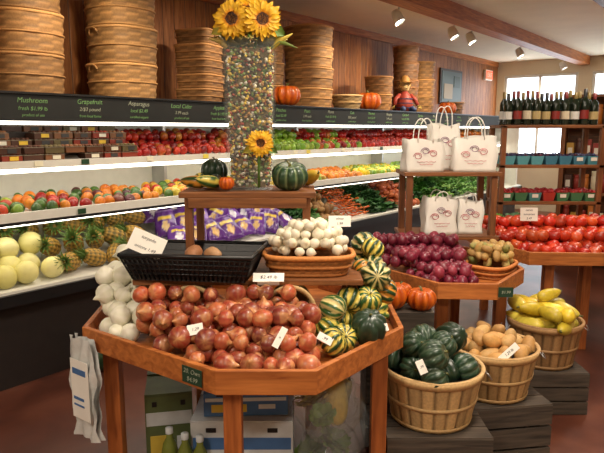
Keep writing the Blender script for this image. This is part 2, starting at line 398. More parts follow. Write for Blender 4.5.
def strip(name,items,u0,u1,v0,v1,z0,z1,d,h=.01,seed=1,mode='any',mat=m_shiny,h2=None,var=.12):
    P=mound(lambda x,y:(z0+(z1-z0)*(y-v0)/(v1-v0),h+((h2-h)*(y-v0)/(v1-v0) if h2 is not None else 0)) if u0+d/2<=x<=u1-d/2 and v0+d*.5<=y<=v1-d*.3 else None,(u0,u1,v0,v1),d,seed)
    m=MB(); scatter(m,items,P,d*.51,var,mode,0,seed); return m.fin(name,mat,WF)
zs2=lambda v:1.42+.14*(v-3.96)/.54
zs1=lambda v:1.08+.08*(v-3.8)/.7
zw=lambda v:.62+.18*(v-3.71)/.79
A_red=(K_apple,cf((186,28,22),(200,56,28),(140,20,24))); A_ry=(K_apple,cf((194,50,30),(222,148,54),(200,66,32)))
A_gr=(K_apple,cf((142,180,52),(116,164,44),(168,192,68))); A_yel=(K_apple,cf((224,200,70),(226,176,58)))
A_or=(K_apple,cf((228,124,30),(234,144,40))); L_lem=(K_lemon,cf((238,212,50),(232,196,40)))
T_tom=(K_tom,cf((208,46,24),(218,66,30),(184,32,20))); P_gr=(K_apple,cf((60,100,42),(86,126,48)))
P_pl=(K_apple,cf((74,30,52),(94,36,50),(114,54,42)))
def sh2(items,u0,u1,seed,name='apples'): strip(name,items,u0,u1,3.98,4.46,zs2(3.98),zs2(4.46),.078,.02,seed,h2=.11)
sh2([A_red,A_red,A_ry],2.85,3.95,1); sh2([A_ry,A_red],3.97,4.55,2); sh2([A_gr],4.57,5.2,3,'green_apples'); sh2([A_red,A_ry,A_gr],5.22,6.2,4); sh2([A_red],6.22,7.3,5); sh2([T_tom],7.32,8.6,6,'tomatoes'); sh2([A_or],8.62,10.5,7,'oranges')
def sh1(items,u0,u1,seed,name): strip(name,items,u0,u1,3.815,4.3,zs1(3.815),zs1(4.3),.085,.02,seed,h2=.03)
sh1([A_gr,P_gr,P_gr,A_ry,A_yel,P_pl],.4,1.9,11,'pears'); sh1([A_or,A_red,P_gr],1.92,2.35,12,'peaches'); sh1([P_gr,P_pl,A_or],2.37,3.0,13,'nectarines'); sh1([P_gr,A_ry,A_yel],3.02,3.9,14,'mangoes')
sh1([L_lem],3.92,4.6,15,'lemons'); sh1([A_yel,A_gr],4.62,5.3,16,'pears'); sh1([A_or],5.32,6.0,17,'oranges'); sh1([L_lem,A_gr],6.02,7.2,18,'limes'); sh1([P_gr,A_gr],7.22,8.6,19,'green_peppers'); sh1([T_tom],8.62,10.4,20,'red_peppers')
m=MB(); rg=np.random.RandomState(5)
for tier,(v,dz) in enumerate(((4.03,0),(4.18,.06),(4.33,.12))):
    for u in np.arange(.3,2.8,.155):
        z=zs2(v)+.0+dz; 
        for s in range(2 if tier<2 else 1):
            if rg.rand()<.08: continue
            M=T(u+.01*rg.rand(),v,z+s*.05)@RZ(.12*(rg.rand()-.5)); c=[S(104,62,36),S(84,50,34),S(140,92,58),S(150,56,36),S(110,96,60)][rg.randint(5)]
            m.box((0,0,.024),(.14,.12,.04),0,c*.8,M); m.box((0,0,.045),(.146,.126,.004),0,S(140,130,112),M)
            for q in range(8): m.lathe([(.001,0),(.014,.002),(.016,.008),(.01,.015),(.001,.017)],8,0,c*(1.2+.5*(q%2)),M@T(-.052+.035*(q%4),-.028+.05*(q//4),.045))
            if rg.rand()<.6: m.box((.01,-.0625,.025),(.06,.004,.026),0,[S(224,186,60),S(225,220,200),S(60,60,60)][rg.randint(3)],M)
    if tier: m.box((1.55,v,zs2(v)+dz/2-.005),(2.62,.13,dz+.01),0,S(60,50,45))
m.fin('mushroom_packages',m_print,WF)
P=mound(lambda x,y:(zw(y),.02+.42*(y-3.72)) if .4<=x<=2.0 and 3.78<=y<=(4.35 if x<1.75 else 4.05) else None,(.4,2.1,3.72,4.4),.15,3)
m=MB(); scatter(m,[(K_melon,cf((228,220,144),(220,212,130),(232,224,160),lo=.9))],P,.078,.06,'any',0,3); m.fin('honeydew_melons',m_smooth,WF)
rg=np.random.RandomState(9); P=[]
for row,(v,dz,us) in enumerate(((3.84,.05,2.15),(4.02,.10,2.1),(4.2,.17,1.85))):
    for u in np.arange(us,2.98,.18): P.append((u+.02*rg.rand(),v,zw(v)+dz+.03))
m=MB(); scatter(m,[(K_pine,c_pine)],P,.10,.1,'any',0,2,fixrot=lambda rg:Matrix.Rotation([-.9,-1.4,-.5,2.2,-1.8][rg.randint(5)]+.3*rg.rand(),3,'Z')@Matrix.Rotation(1.0+.4*rg.rand(),3,'X')@Matrix.Rotation(rg.rand()*6,3,'Z'))
m.fin('pineapples',m_matte,WF)
P=[(u,v,zw(v)+.11+(v-3.86)*.35) for v in (3.86,4.03,4.2) for u in np.arange(3.15,4.6,.19)]
m=MB(); scatter(m,[(K_bag,c_bag)],P,.125,.1,'any',0,2,fixrot=lambda rg:Matrix.Rotation(-.5+(rg.rand()-.5)*.9,3,'Z')@Matrix.Rotation(-.75+.5*(rg.rand()-.5),3,'X')@Matrix.Rotation((rg.rand()-.5)*.9,3,'Y'))
m.fin('purple_potato_bags',colmat('glossy_poly_bag',.22,.5,24,.2,.4),WF)
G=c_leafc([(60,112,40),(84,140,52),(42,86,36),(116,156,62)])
def leafy(name,u0,u1,seed,cols=G,rad=.13,v0=3.85,v1=4.4):
    P=[(u+.03*rg.rand(),v,zw(v)+.0+(v-3.85)*.25) for v in np.arange(v0,v1,.14) for u in np.arange(u0,u1,.16)]
    m=MB(); scatter(m,[(K_leaf,cols)],P,rad,.15,.3,0,seed); return m.fin(name,m_leaf,WF)
leafy('lettuce_heads',4.7,5.05,3)
strip('russet_potatoes',[(K_pot,cf((176,132,80),(150,108,64)))],5.08,5.5,3.74,4.3,zw(3.74),zw(4.3),.09,.03,31,h2=.2,mat=m_matte)
strip('carrots',[(K_carrot,cf((222,110,34),(206,90,30)))],5.52,6.05,3.76,4.3,zw(3.76),zw(4.3),.07,.05,32,'lie',h2=.22)
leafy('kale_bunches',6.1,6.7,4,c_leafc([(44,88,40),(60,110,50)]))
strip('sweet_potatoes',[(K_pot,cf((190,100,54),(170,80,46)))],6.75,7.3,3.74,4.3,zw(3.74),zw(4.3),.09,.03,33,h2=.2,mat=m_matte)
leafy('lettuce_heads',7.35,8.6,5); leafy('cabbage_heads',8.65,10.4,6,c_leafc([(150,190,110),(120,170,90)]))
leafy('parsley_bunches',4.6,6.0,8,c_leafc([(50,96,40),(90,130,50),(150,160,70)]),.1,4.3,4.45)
# ---------------------------------------------------------------- woven baskets
def woven(name,M,rb,rt,h,n=2.0,ratio=1.0,tone=(178,132,74),rows=12,stakes=20,handle=False,parent=None,flat=False):
    m=MB(); seg=stakes*4; nz=rows*2; rg=np.random.RandomState(int(abs(h*1000+rb*777))%999)
    c1=S(*tone); rowt=1-.25*rg.rand(rows+1)
    for side,off in ((0,0),(1,-.012)):
        V=[];C=[];F=[]
        for j in range(nz+1):
            t=j/nz; r=rb+(rt-rb)*t
            for i in range(seg):
                a=2*PI*i/seg; sq=(abs(cs(a))**n+abs(sn(a))**n)**(-1/n); sg=0
                if flat: sg=1 if ((i//4)+(j//2))%2 else -1; w=.0035*sg*(0.3 if (j%2==0 or i%4==0) else 1)
                else: w=.006*sn(a*stakes)*(1 if (j//2)%2 else -1)*(1 if j%2 else .15)
                q=(r+off+(w if not side else 0))*sq
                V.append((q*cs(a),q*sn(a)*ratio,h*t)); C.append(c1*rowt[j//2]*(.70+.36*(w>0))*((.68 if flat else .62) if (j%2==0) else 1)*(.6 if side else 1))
        for j in range(nz):
            for i in range(seg):
                k=(i+1)%seg; f=(j*seg+i,j*seg+k,(j+1)*seg+k,(j+1)*seg+i); F.append(f if not side else f[::-1])
        m.add(V,F,0,np.array(C),True)
    def loop(r,z): return [(r*((abs(cs(a))**n+abs(sn(a))**n)**(-1/n))*cs(a),r*((abs(cs(a))**n+abs(sn(a))**n)**(-1/n))*sn(a)*ratio,z) for a in np.linspace(0,2*PI,49)[:-1]]
    m.tube(loop(rt-.003,h),.012,6,0,np.minimum(c1*1.2,1),closed=True); m.tube(loop(rb,.008),.008,6,0,c1*.8,closed=True)
    m.tube(loop((rb+rt)/2+.004,h*.5),.007,6,0,c1*.95,closed=True)
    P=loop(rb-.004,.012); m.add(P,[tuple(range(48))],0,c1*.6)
    if handle:
        for s in (-1,1):
            m.tube([(s*(rt+.014*sn(q)),.06*cs(q),h*.8+.05*sn(q)) for q in np.linspace(0,PI,9)],.007,6,0,c1*.9)
    return m.fin(name,m_weave,M,parent)
def bushel(name,M,rt,rb,h,tone=(214,176,118),nsl=22,handles=True):
    m=MB(); seg=nsl*5; c=S(*tone); rg=np.random.RandomState(int(rt*1000)+nsl)
    st=[.62+.42*rg.rand() for _ in range(nsl)]; prof=[-.006,0,.0015,.0015,0]
    for side in (0,1):
        V=[];C=[];F=[]; nz=8
        for j in range(nz+1):
            t=j/nz; r=rb+(rt-rb)*t**.85
            for i in range(seg):
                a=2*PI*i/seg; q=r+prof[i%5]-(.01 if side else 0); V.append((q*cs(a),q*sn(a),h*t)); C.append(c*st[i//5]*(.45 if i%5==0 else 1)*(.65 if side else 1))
        for j in range(nz):
            for i in range(seg):
                k=(i+1)%seg; f=(j*seg+i,j*seg+k,(j+1)*seg+k,(j+1)*seg+i); F.append(f if not side else f[::-1])
        m.add(V,F,0,np.array(C),False)
    def hoop(t,w,o,tn):
        r=lambda q:rb+(rt-rb)*max(0,min(1,q))**.85
        z0=h*t; z1=h*t+w; m.lathe([(r(t)+.001,z0),(r(t)+o,z0),(r(z1/h)+o,z1),(r(z1/h)+.001,z1)],64,0,c*tn)
    hoop(.86,.14*h,.007,1.02); hoop(.42,.07*h,.006,.85); hoop(.02,.07*h,.006,.8)
    m.lathe([(rt-.018,h*.88),(rt-.012,h*.88),(rt-.008,h+.003),(rt+.006,h+.003),(rt+.008,h)],64,0,c*.95)
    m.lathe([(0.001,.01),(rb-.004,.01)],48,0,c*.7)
    if handles:
        for s in (-1,1):
            m.tube([(s*(rt+.012+.035*sn(q)),.055*cs(q),h*.9-.05*sn(q)) for q in np.linspace(0,PI,10)],.003,6,1)
    return m.fin(name,[m_weave,m_steel],M)
ZT=1.892
def stack(u,n,hh,rb,rt,v=4.28,tone=(178,132,74),nn=2.0,ratio=1,rot=0,rows=6,stakes=16,hd=False):
    for i in range(n):
        tn=[min(255,int(c*(.92+.2*((i*7+int(u*10))%5)/5))) for c in tone]
        woven('woven_basket',WF@T(u+.008*((i*5)%3-1),v,ZT+.004+i*(hh+.014))@RZ(rot+(.2*i if nn<2.5 else 0)),rb,rt,hh,nn,ratio,tn,rows,stakes,flat=True,handle=hd)
stack(2.14,3,.27,.25,.262,tone=(206,154,96),nn=2.5,hd=True,rows=8); stack(1.45,3,.27,.24,.26,tone=(180,130,76))
stack(2.97,3,.27,.245,.262,tone=(210,160,100),nn=2.5,hd=True,rows=8)
stack(3.74,5,.115,.165,.18,nn=5,tone=(186,136,84),rows=4,v=4.2,rot=.3); stack(4.35,4,.15,.15,.18,nn=4,tone=(180,128,76),rows=4)
stack(4.85,3,.22,.18,.2,tone=(186,136,82),v=4.4); stack(5.42,4,.21,.24,.258,tone=(204,152,94),v=4.25,nn=2.6)
stack(5.98,1,.16,.15,.19,v=4.1,tone=(206,172,120)); stack(6.98,2,.22,.165,.19,tone=(180,128,74)); stack(7.72,4,.22,.17,.185,tone=(142,98,60))
stack(8.22,3,.24,.165,.19,tone=(186,136,80)); stack(9.3,1,.2,.17,.2,tone=(150,106,64))
def one(name,k,c,M,rad,mat=m_shiny,seed=1):
    m=MB(); scatter(m,[(k,c)],[(0,0,0)],rad,0,.0,0,seed); return m.fin(name,mat,M)
one('orange_pumpkin',K_pump,c_pump,WF@T(6.42,4.08,ZT+.12),.165); one('orange_pumpkin',K_pump,c_pump,WF@T(4.80,4.06,ZT+.12),.15,seed=2)
one('orange_pumpkin',K_pump,c_pump,WF@T(8.75,4.1,ZT+.10),.14,seed=3)
# straw scarecrow decoration seated among the baskets on the case top
m=MB(); rg=np.random.RandomState(31)
body=[(.001,0),(.11,.01),(.12,.12),(.09,.22),(.05,.27),(.035,.29)]
m.lathe(body,20,0,S(150,50,36))
for z in (.06,.12,.18): m.lathe([(.122-.1*max(0,z-.12),z),(.124-.1*max(0,z-.12),z+.012)],20,0,S(60,70,110))
m.lathe([(.001,.28),(.05,.30),(.068,.35),(.06,.40),(.03,.43),(.001,.435)],18,0,S(214,184,130))
m.lathe([(.12,.405),(.075,.415),(.07,.42),(.06,.47),(.035,.50),(.001,.505)],20,0,S(160,112,52))
for s in (-1,1):
    m.tube([(s*.07,0,.24),(s*.14,-.03,.18),(s*.17,-.07,.10)],[.035,.032,.026],8,0,S(150,50,36))
    m.tube([(s*.05,-.06,.04),(s*.07,-.15,.05),(s*.08,-.19,-.0+.03)],[.04,.036,.03],8,0,S(54,70,112))
    m.box((s*.024,-.062,.365),(.014,.008,.014),0,S(30,24,20))
    for q in range(14): m.tube([(s*.17,-.07,.10),(s*(.17+.05*rg.rand()),-.09-.03*rg.rand(),.05+.05*rg.rand())],.003,4,0,S(220,186,96))
for q in range(26):
    a=q*.7; m.tube([(.05*cs(a),.05*sn(a),.41),(.085*cs(a),.085*sn(a),.33+.04*rg.rand())],.003,4,0,S(220,186,96))
m.tube([(-.02,-.066,.33),(0,-.07,.325),(.02,-.066,.33)],.003,4,0,S(120,40,30))
m.fin('scarecrow_decoration',m_leaf,WF@T(7.38,4.1,ZT)@RZ(-.7))
m=MB(); m.box((0,0,0),(.9,.03,.62),0,S(60,44,34)); m.box((0,-.018,0),(.8,.01,.54),0,S(70,84,80)); m.box((-.15,-.026,-.08),(.35,.008,.26),0,S(150,130,96)); m.box((.2,-.026,.1),(.25,.008,.2),0,S(40,60,44))
m.fin('framed_picture',m_print,WF@T(10.2,4.73,2.42))
m=MB(); m.box((0,0,0),(.34,.05,.2),0); m.box((0,-.03,0),(.3,.01,.16),1); o=m.fin('exit_sign',[m_white,emit('exit_red',(1,.12,.05),1.2)],WF@T(11.9,4.72,2.75))
text('EXIT',.12,WF@T(11.9,4.683,2.75)@RX(PI/2),m_white,'exit_letters',o)
# ---------------------------------------------------------------- track lights
for (u,v) in ((2.4,3.3),(4.05,3.3),(5.8,3.32),(7.15,3.3),(7.7,3.3),(9.6,3.3),(12.0,3.3)):  # leftmost pair is out of view, added to brighten the baskets there
    m=MB(); m.lathe([(.001,.0),(.035,.0),(.035,.03),(.001,.03)],16,0,M=T(0,0,.185-.026)); m.tube([(0,0,.17),(0,0,.1)],.01,8,0)
    m.lathe([(.001,.1),(.04,.1),(.055,.06),(.06,-.04),(.055,-.04),(.05,-.02),(.001,-.02)],20,0,M=RX(-.5)); m.lathe([(.001,-.022),(.05,-.022)],20,1,M=RX(-.5))
    o=m.fin('track_spotlight',[m_white,emit('spot_bulb',(1,.93,.78),16)],WF@T(u,v,H-.22))
    L=bpy.data.lights.new('spot_lamp','SPOT'); L.energy=80 if u>5 else 55; L.spot_size=2.1; L.spot_blend=.8; L.color=(1,.83,.6); L.shadow_soft_size=.06
    lo=bpy.data.objects.new('spot_lamp',L); sc.collection.objects.link(lo); lo.matrix_world=WF@T(u,v,H-.30)@RX(.75); lo.parent=o; lo.matrix_parent_inverse=o.matrix_world.inverted()
m=MB(); m.box((0,0,0),(11,.035,.03)); m.fin('light_track',m_white,WF@T(6.9,3.31,H-.015))
# ---------------------------------------------------------------- display tables
def table(name,poly,legs,z0=.74,z1=.83,zt=.78):
    m=MB(); i1=inset(poly,.022); m.ring(poly,i1,z0,z1,0); m.prism(inset(poly,.023),zt-.025,zt,0)
    for x,y in legs: m.box((x,y,(z0+.02)/2),(.065,.065,z0+.02),1)
    return m.fin(name,[m_orange,m_orangez],bevel=.003)
T1=[(-.30,1.92),(.05,1.92),(.43,2.38),(.43,2.85),(.1,3.2),(-.6,3.2),(-.97,2.85),(-.93,2.38)]
table('octagonal_display_table',T1,[(-.25,2.0),(.33,2.38),(-.82,2.42),(-.55,3.08),(.05,3.08)])
T2=[(.74,3.10),(1.06,3.08),(1.34,3.45),(1.34,3.95),(1.05,4.25),(.65,4.25),(.42,3.95),(.42,3.55)]
table('octagonal_display_table',T2,[(.80,3.25),(1.22,3.5),(.55,3.6),(.7,4.12),(1.1,4.1)])
T3=[(1.55,3.92),(2.5,3.86),(2.95,4.4),(2.95,5.1),(2.5,5.5),(1.7,5.5),(1.38,5.1),(1.38,4.3)]
table('octagonal_display_table',T3,[(1.74,4.05),(2.13,4.3),(2.7,4.4),(1.7,5.3),(2.6,5.3)])
m=MB()
m.box((-.23,2.67,1.012),(.98,.50,.025),0)
for x in (-.68,-.22,.22):
    for y in (2.55,2.87): m.box((x,y,.89),(.04,.04,.222),1)
for x in (-.50,.02):
    for y in (2.58,2.86): m.box((x,y,1.19),(.035,.035,.335),1)
m.box((-.24,2.72,1.37),(.60,.34,.025),0)
m.box((-.24,2.56,1.335),(.52,.02,.045),0)
m.fin('tiered_wooden_stand',[m_dwood,m_dwoodz],bevel=.003)
m=MB()
m.box((.96,3.9,.965),(.62,.36,.025),0); m.box((.96,3.9,1.375),(.62,.36,.025),0)
for x in (.69,1.23):
    for y in (3.76,4.04): m.box((x,y,.865),(.04,.04,.172),1); m.box((x,y,1.17),(.04,.04,.385),1)
m.fin('tiered_wooden_stand',[m_dwood,m_dwoodz],bevel=.003)
m=MB()
for z in (1.06,1.36,1.68): m.box((2.03,4.95,z),(.84,.34,.025),0)
for x in (1.63,2.43):
    for y in (4.8,5.1): m.box((x,y,1.235),(.04,.04,.908),1)
m.fin('wooden_shelf_rack',[m_dwood,m_dwoodz],bevel=.003)
# ---------------------------------------------------------------- front table produce
def reg1(f,e=.062):
    def h(x,y):
        if pdist(x,y,T1)<e: return None
        return f(x,y)
    return h
P=mound(reg1(lambda x,y:(.78,.04+max(0,y-2.0)*.40) if (-.66-(y<2.3)*.1)<x<.03+max(0,(2.2-y))*.2 and y<2.40 and not(y>2.33 and x>-.02) else None,.056),(-.75,.1,1.96,2.5),.074,5,jit=.22)
m=MB(); scatter(m,[(K_onion,c_onion)],P,.038,.2,'any',0,5); m.fin('red_onions',m_onion)
P=mound(reg1(lambda x,y:(.78,.07+max(0,y-2.3)*.42) if x<=-.68 and 2.3<y<2.82 else None,.055),(-.98,-.64,2.3,2.85),.08,6)
m=MB(); scatter(m,[(K_onion,c_wonion)],P,.043,.14,'any',0,6); m.fin('white_onions',m_smooth)
P=mound(reg1(lambda x,y:(.78,.02+max(0,y-2.15)*.40) if x>.09 and y<2.9 and math.hypot(x-.27,y-2.28)>.11 and not(x<.27 and y>2.5) else None),(.05,.45,2.1,2.95),.112,8)
m=MB(); scatter(m,[(K_squash,c_squash),(K_squash,c_squash),(K_acorn,c_squash)],P,.063,.15,'any',0,8); m.fin('carnival_squashes',m_shiny)
one('acorn_squash',K_acorn,c_dark,T(.27,2.28,.86)@RX(.5),.075,seed=3)
for x in (-.47,-.05): bushel('peck_basket',T(x,2.51,.8905)@RX(PI/2)@T(0,0,-.06),.105,.085,.16,handles=False,tone=(222,186,130))
woven('wicker_tray',T(.03,2.56,1.0255),.165,.20,.085,3.2,.62,(206,132,66),6,26)
P=mound(lambda x,y:(1.045,.17*max(0,1-((x-.03)/.22)**2-((y-2.56)/.15)**2)+.03) if ((x-.03)/.165)**2+((y-2.56)/.1)**2<1.0 else None,(-.16,.22,2.44,2.68),.045,9)
m=MB(); scatter(m,[(K_sonion,lambda k,rg:lerp(S(248,240,216),S(214,190,142),.7*np.exp(-((k['ph']/.6)**2)))*(.8+.2*rg.rand()))],P,.025,.15,'any',0,9); m.fin('boiling_onions',m_smooth)
M=T(-.46,2.50,1.0255)@RZ(-.12)
m=MB(); w0,d0,w1,d1,h=.48,.24,.56,.32,.11
m.box((0,0,.006),(w0,d0,.008),0)
def rect(t): w=w0+(w1-w0)*t; d=d0+(d1-d0)*t; z=.006+h*t; return [(-w/2,-d/2,z),(w/2,-d/2,z),(w/2,d/2,z),(-w/2,d/2,z)]
a=rect(0);b=rect(1)
for t in (.25,.45,.65,.85): m.tube(rect(t),.0045,5,0,closed=True)
m.tube(b,.010,6,0,closed=True)
for e in range(4):
    for t in np.linspace(0,1,26 if e%2==0 else 15):
        p=Vector(a[e]).lerp(Vector(a[(e+1)%4]),t); q=Vector(b[e]).lerp(Vector(b[(e+1)%4]),t); m.tube([p,q],.0042,4,0)
V=[]
for t in (0,1):
    for p in rect(t): V.append((p[0]*.985,p[1]*.975,p[2]))
m.add(V,[(0,1,5,4),(1,2,6,5),(2,3,7,6),(3,0,4,7)],0)
m.fin('black_plastic_basket',m_black,M)
m=MB(); scatter(m,[(K_pot,cf((190,130,86),(206,160,116)))],[(-.05,.0,.045),(.03,.02,.045),(-.12,.03,.045),(.1,-.03,.045),(.0,-.06,.05),(-.02,.03,.09),(.06,.05,.085)],.042,.1,'lie',0,3); m.fin('sweet_potatoes',m_matte,M)
def card(name,M,w,h,txt,mat=m_cardp,ink=m_ink,ts=.03):
    m=MB(); m.box((0,0,h/2),(w,.002,h)); m.box((0,.012,.002),(w*.7,.025,.003)); o=m.fin(name,mat,M)
    ls=txt.split('|')
    for i,t in enumerate(ls): text(t,ts,M@T(0,-.0016,h*(1-(i+.6)/(len(ls)+.2)))@RX(PI/2),ink,'lettering_%d'%(i+1),o,.0002)
    return o
card('price_card',T(-.655,2.36,1.15)@RZ(.1)@RX(-.25)@RY(.42),.145,.09,'torpedo|onions 1.49',ts=.019)
card('price_card',T(-.14,2.37,1.0255+.004)@RX(-.9),.13,.045,'$2.49 lb',ts=.022)
card('price_card',T(-.40,2.12,.89)@RX(-.5)@RY(-.2),.06,.04,'1.29',ts=.016); card('price_card',T(-.10,2.04,.87)@RX(-.4)@RY(.5),.025,.08,'lb',ts=.010)
card('price_card',T(.08,2.12,.86)@RX(-.5)@RY(.5),.06,.03,'.99',ts=.016); card('price_card',T(.33,2.24,.86)@RX(-.5)@RY(-.25),.035,.03,'.79',ts=.014)
card('price_card',T(.17,2.62,1.22)@RX(-.2),.10,.05,'white|1.99',ts=.016)
e=Vector((T1[0][0]-T1[7][0],T1[0][1]-T1[7][1])).normalized(); ang=math.atan2(e.y,e.x); nn=Vector((e.y,-e.x))
p=Vector(T1[7]).lerp(Vector(T1[0]),.86)+nn*.007
card('chalk_sign',T(p.x,p.y,.755)@RZ(ang)@RZ(0),.10,.062,'20. Own|$4.99',m_green_card,m_chalkw,.024)
p=Vector(T1[7]).lerp(Vector(T1[0]),.06)+nn*.03
m=MB(); nu,nv=10,16; V=[];F=[]
for s in (0,1):
    for j in range(nv+1):
        for i in range(nu+1):
            x=(i/nu-.5)*.17*(1-.07*sn(j)); z=.80-.44*j/nv; y=(.012 if s else -.012)+.008*sn(i*1.7+j*.6)+.006*cs(j*1.3+i)
            V.append((x,y,z-.74))
    o=s*(nu+1)*(nv+1)
    for j in range(nv):
        for i in range(nu): q=o+j*(nu+1)+i; F.append((q,q+1,q+nu+2,q+nu+1))
m.add(V,F,0,(1,1,1),True); m.box((0,-.026,-.16),(.12,.002,.26),1); m.box((0,-.028,-.08),(.09,.002,.025),2); m.box((-.01,-.028,-.2),(.07,.002,.012),2); m.box((-.01,-.028,-.23),(.07,.002,.008),2)
m.fin('hanging_produce_bags',[simple('milky_plastic',S(214,216,214),.25,0,.1,20,.3),m_paper,m_blue],T(p.x,p.y,.74)@RZ(ang))
# ---------------------------------------------------------------- vase & sunflowers
VX,VY,VZ=-.232,2.72,1.3835
m=MB()
def sqring(h,z): return [(-h,-h,z),(h,-h,z),(h,h,z),(-h,h,z)]
hb,ht,hh=.098,.116,.66
V=sqring(hb,0)+sqring(ht,hh)+sqring(hb-.006,.012)+sqring(ht-.006,hh)
F=[(3,2,1,0),(8,9,10,11)]+[(i,(i+1)%4,4+(i+1)%4,4+i) for i in range(4)]+[(8+(i+1)%4,8+i,12+i,12+(i+1)%4) for i in range(4)]+[(4+i,4+(i+1)%4,12+(i+1)%4,12+i) for i in range(4)]
m.add(V,F,0); m.fin('glass_vase',m_glass,T(VX,VY,VZ),bevel=.002)
rg=np.random.RandomState(3); P=[]
for i in range(3200):
    t=rg.rand(); z=.02+t*.60; hw=hb+(ht-hb)*z/hh-.017; a=(rg.rand()*2-1)*hw; s=rg.randint(4); dpt=hw-rg.rand()*.012
    P.append([(a,-dpt,z),(a,dpt,z),(-dpt,a,z),(dpt,a,z)][s])
bc=lambda k,rg:np.tile([S(244,236,206),S(160,58,40),S(214,178,90),S(96,122,58),S(240,204,76),S(84,52,40),S(222,216,200),S(136,160,86),S(190,136,76),S(50,38,30)][rg.randint(10)],(len(k['V']),1))
m=MB(); V=sqring(hb-.03,.014)+sqring(ht-.034,.62); m.add(V,[(3,2,1,0),(4,5,6,7)]+[(i,(i+1)%4,4+(i+1)%4,4+i) for i in range(4)],0,S(130,106,66))
scatter(m,[(K_bean,bc)],P,.0092,.3,'any',0,4); m.fin('mixed_dried_corn',m_matte,T(VX,VY,VZ))
def sunflower(M,r,stem,name='sunflower'):
    m=MB()
    V=[];F=[];C=[]
    for ring_,nn_,off,ln in ((0,20,0,1.0),(1,20,.5,.88)):
        for q in range(nn_):
            a=2*PI*(q+off)/nn_+rg.rand()*.1; L=r*ln*(.9+.2*rg.rand()); o=len(V); tw=(rg.rand()-.5)*.3
            for t in (.35,.55,.75,.9,1.0):
                w=r*.13*sn(PI*min(1,(t-.2)/.82))**.8 if t<1 else .0005
                z=.012*ring_+ r*(.12-.35*(t-.6)**2)+ (rg.rand()-.5)*.01
                for s,dz in ((-1,0),(0,-r*.03),(1,0)):
                    V.append((L*t*cs(a)-s*w*sn(a),L*t*sn(a)+s*w*cs(a),z+dz+s*tw*w)); C.append(S(246,190,24) if t>.5 else S(232,140,10))
            for t in range(4):
                for s in range(2): b=o+3*t+s; F.append((b,b+1,b+4,b+3))
    m.add(V,F,0,np.array(C),True)
    m.lathe([(r*.44,.0),(r*.42,r*.12),(r*.3,r*.17),(r*.18,r*.15),(.0005,r*.13)],24,0,S(74,40,16))
    P=[(r*.42*math.sqrt(i/260)*cs(i*2.4),r*.42*math.sqrt(i/260)*sn(i*2.4),r*.15) for i in range(260)]
    scatter(m,[(K_bean,lambda k,rg:np.tile([S(110,62,20),S(60,32,14),S(168,110,30)][rg.randint(3)],(len(k['V']),1)))],P,r*.03,.2,'any',0,5)
    m.lathe([(.0005,-.02),(r*.2,-.018),(r*.44,-.002)],16,0,S(90,130,50))
    Mi=M.inverted(); pts=[tuple(Mi@Vector(p)) for p in stem]; m.tube([(0,0,-.015)]+pts,.006,6,0,S(90,128,50))
    for q in range(2):
        a=q*2.2+3.6; V=[];F=[]
        for t in np.linspace(0,1,6):
            w=r*.28*sn(PI*min(1,t*.9+.1)) 
            for s in (-1,0,1): V.append(((r*.5+r*.9*t)*cs(a)-s*w*sn(a),(r*.5+r*.9*t)*sn(a)+s*w*cs(a),-.03-.02*t+.01*abs(s)))
        for t in range(5):
            for s in range(2): b=3*t+s; F.append((b,b+1,b+4,b+3))
        m.add(V,F,0,S(104,140,56) if q else S(190,180,60),True)
    return m.fin(name,m_leaf,M)
def face(x,y,z,yaw=0,up=.1): return T(x,y,z)@RZ(yaw)@RX(PI/2-up)
sunflower(face(-.295,2.60,2.115,-.15,.0),.085,[(-.29,2.69,2.04),(-.27,2.71,1.98)])
sunflower(face(-.170,2.60,2.115,.2,.0),.088,[(-.2,2.69,2.04),(-.22,2.71,1.98)])
sunflower(face(-.24,2.74,2.17,0,.4),.08,[(-.24,2.75,2.1),(-.24,2.72,1.98)])
sunflower(face(-.180,2.575,1.595,.1,.1),.062,[(-.19,2.593,1.53),(-.19,2.595,1.40)])
m=MB(); scatter(m,[(K_leaf,c_leafc([(190,176,80),(206,180,60),(110,140,60)]))],[(-.31,2.72,2.02),(-.15,2.72,2.02)],.095,.1,.3,0,5)
for x0,x1,z1,c in ((-.3,-.40,2.04,S(196,170,90)),(-.16,-.04,2.06,S(214,190,80)),(-.17,-.02,2.0,S(120,140,60))):
    m.tube([(x0,2.66,1.97),((x0+x1)/2,2.64,2.03),(x1,2.62,z1)],[.006,.014,.002],6,0,c)
m.fin('sunflower_foliage',m_leaf)
one('green_pumpkin',K_pump,c_dgstripe,T(-.055,2.66,1.448)@RX(.3),.085); one('yellow_gourd',K_yel,cf((236,200,70),(240,190,50)),T(.04,2.80,1.43)@RX(1.2)@RY(.5),.055)
one('orange_gourd',K_squash,c_pump,T(-.335,2.60,1.42),.035,seed=4)
m=MB(); scatter(m,[(K_squash,c_squash),(K_yel,c_dark),(K_yel,c_squash)],[(-.42,2.62,1.425),(-.49,2.66,1.42),(-.40,2.70,1.425),(-.48,2.76,1.43)],.045,.1,'lie',0,12); m.fin('ornamental_gourds',m_shiny)
one('acorn_squash',K_acorn,c_dark,T(-.42,2.82,1.45),.065,seed=5)
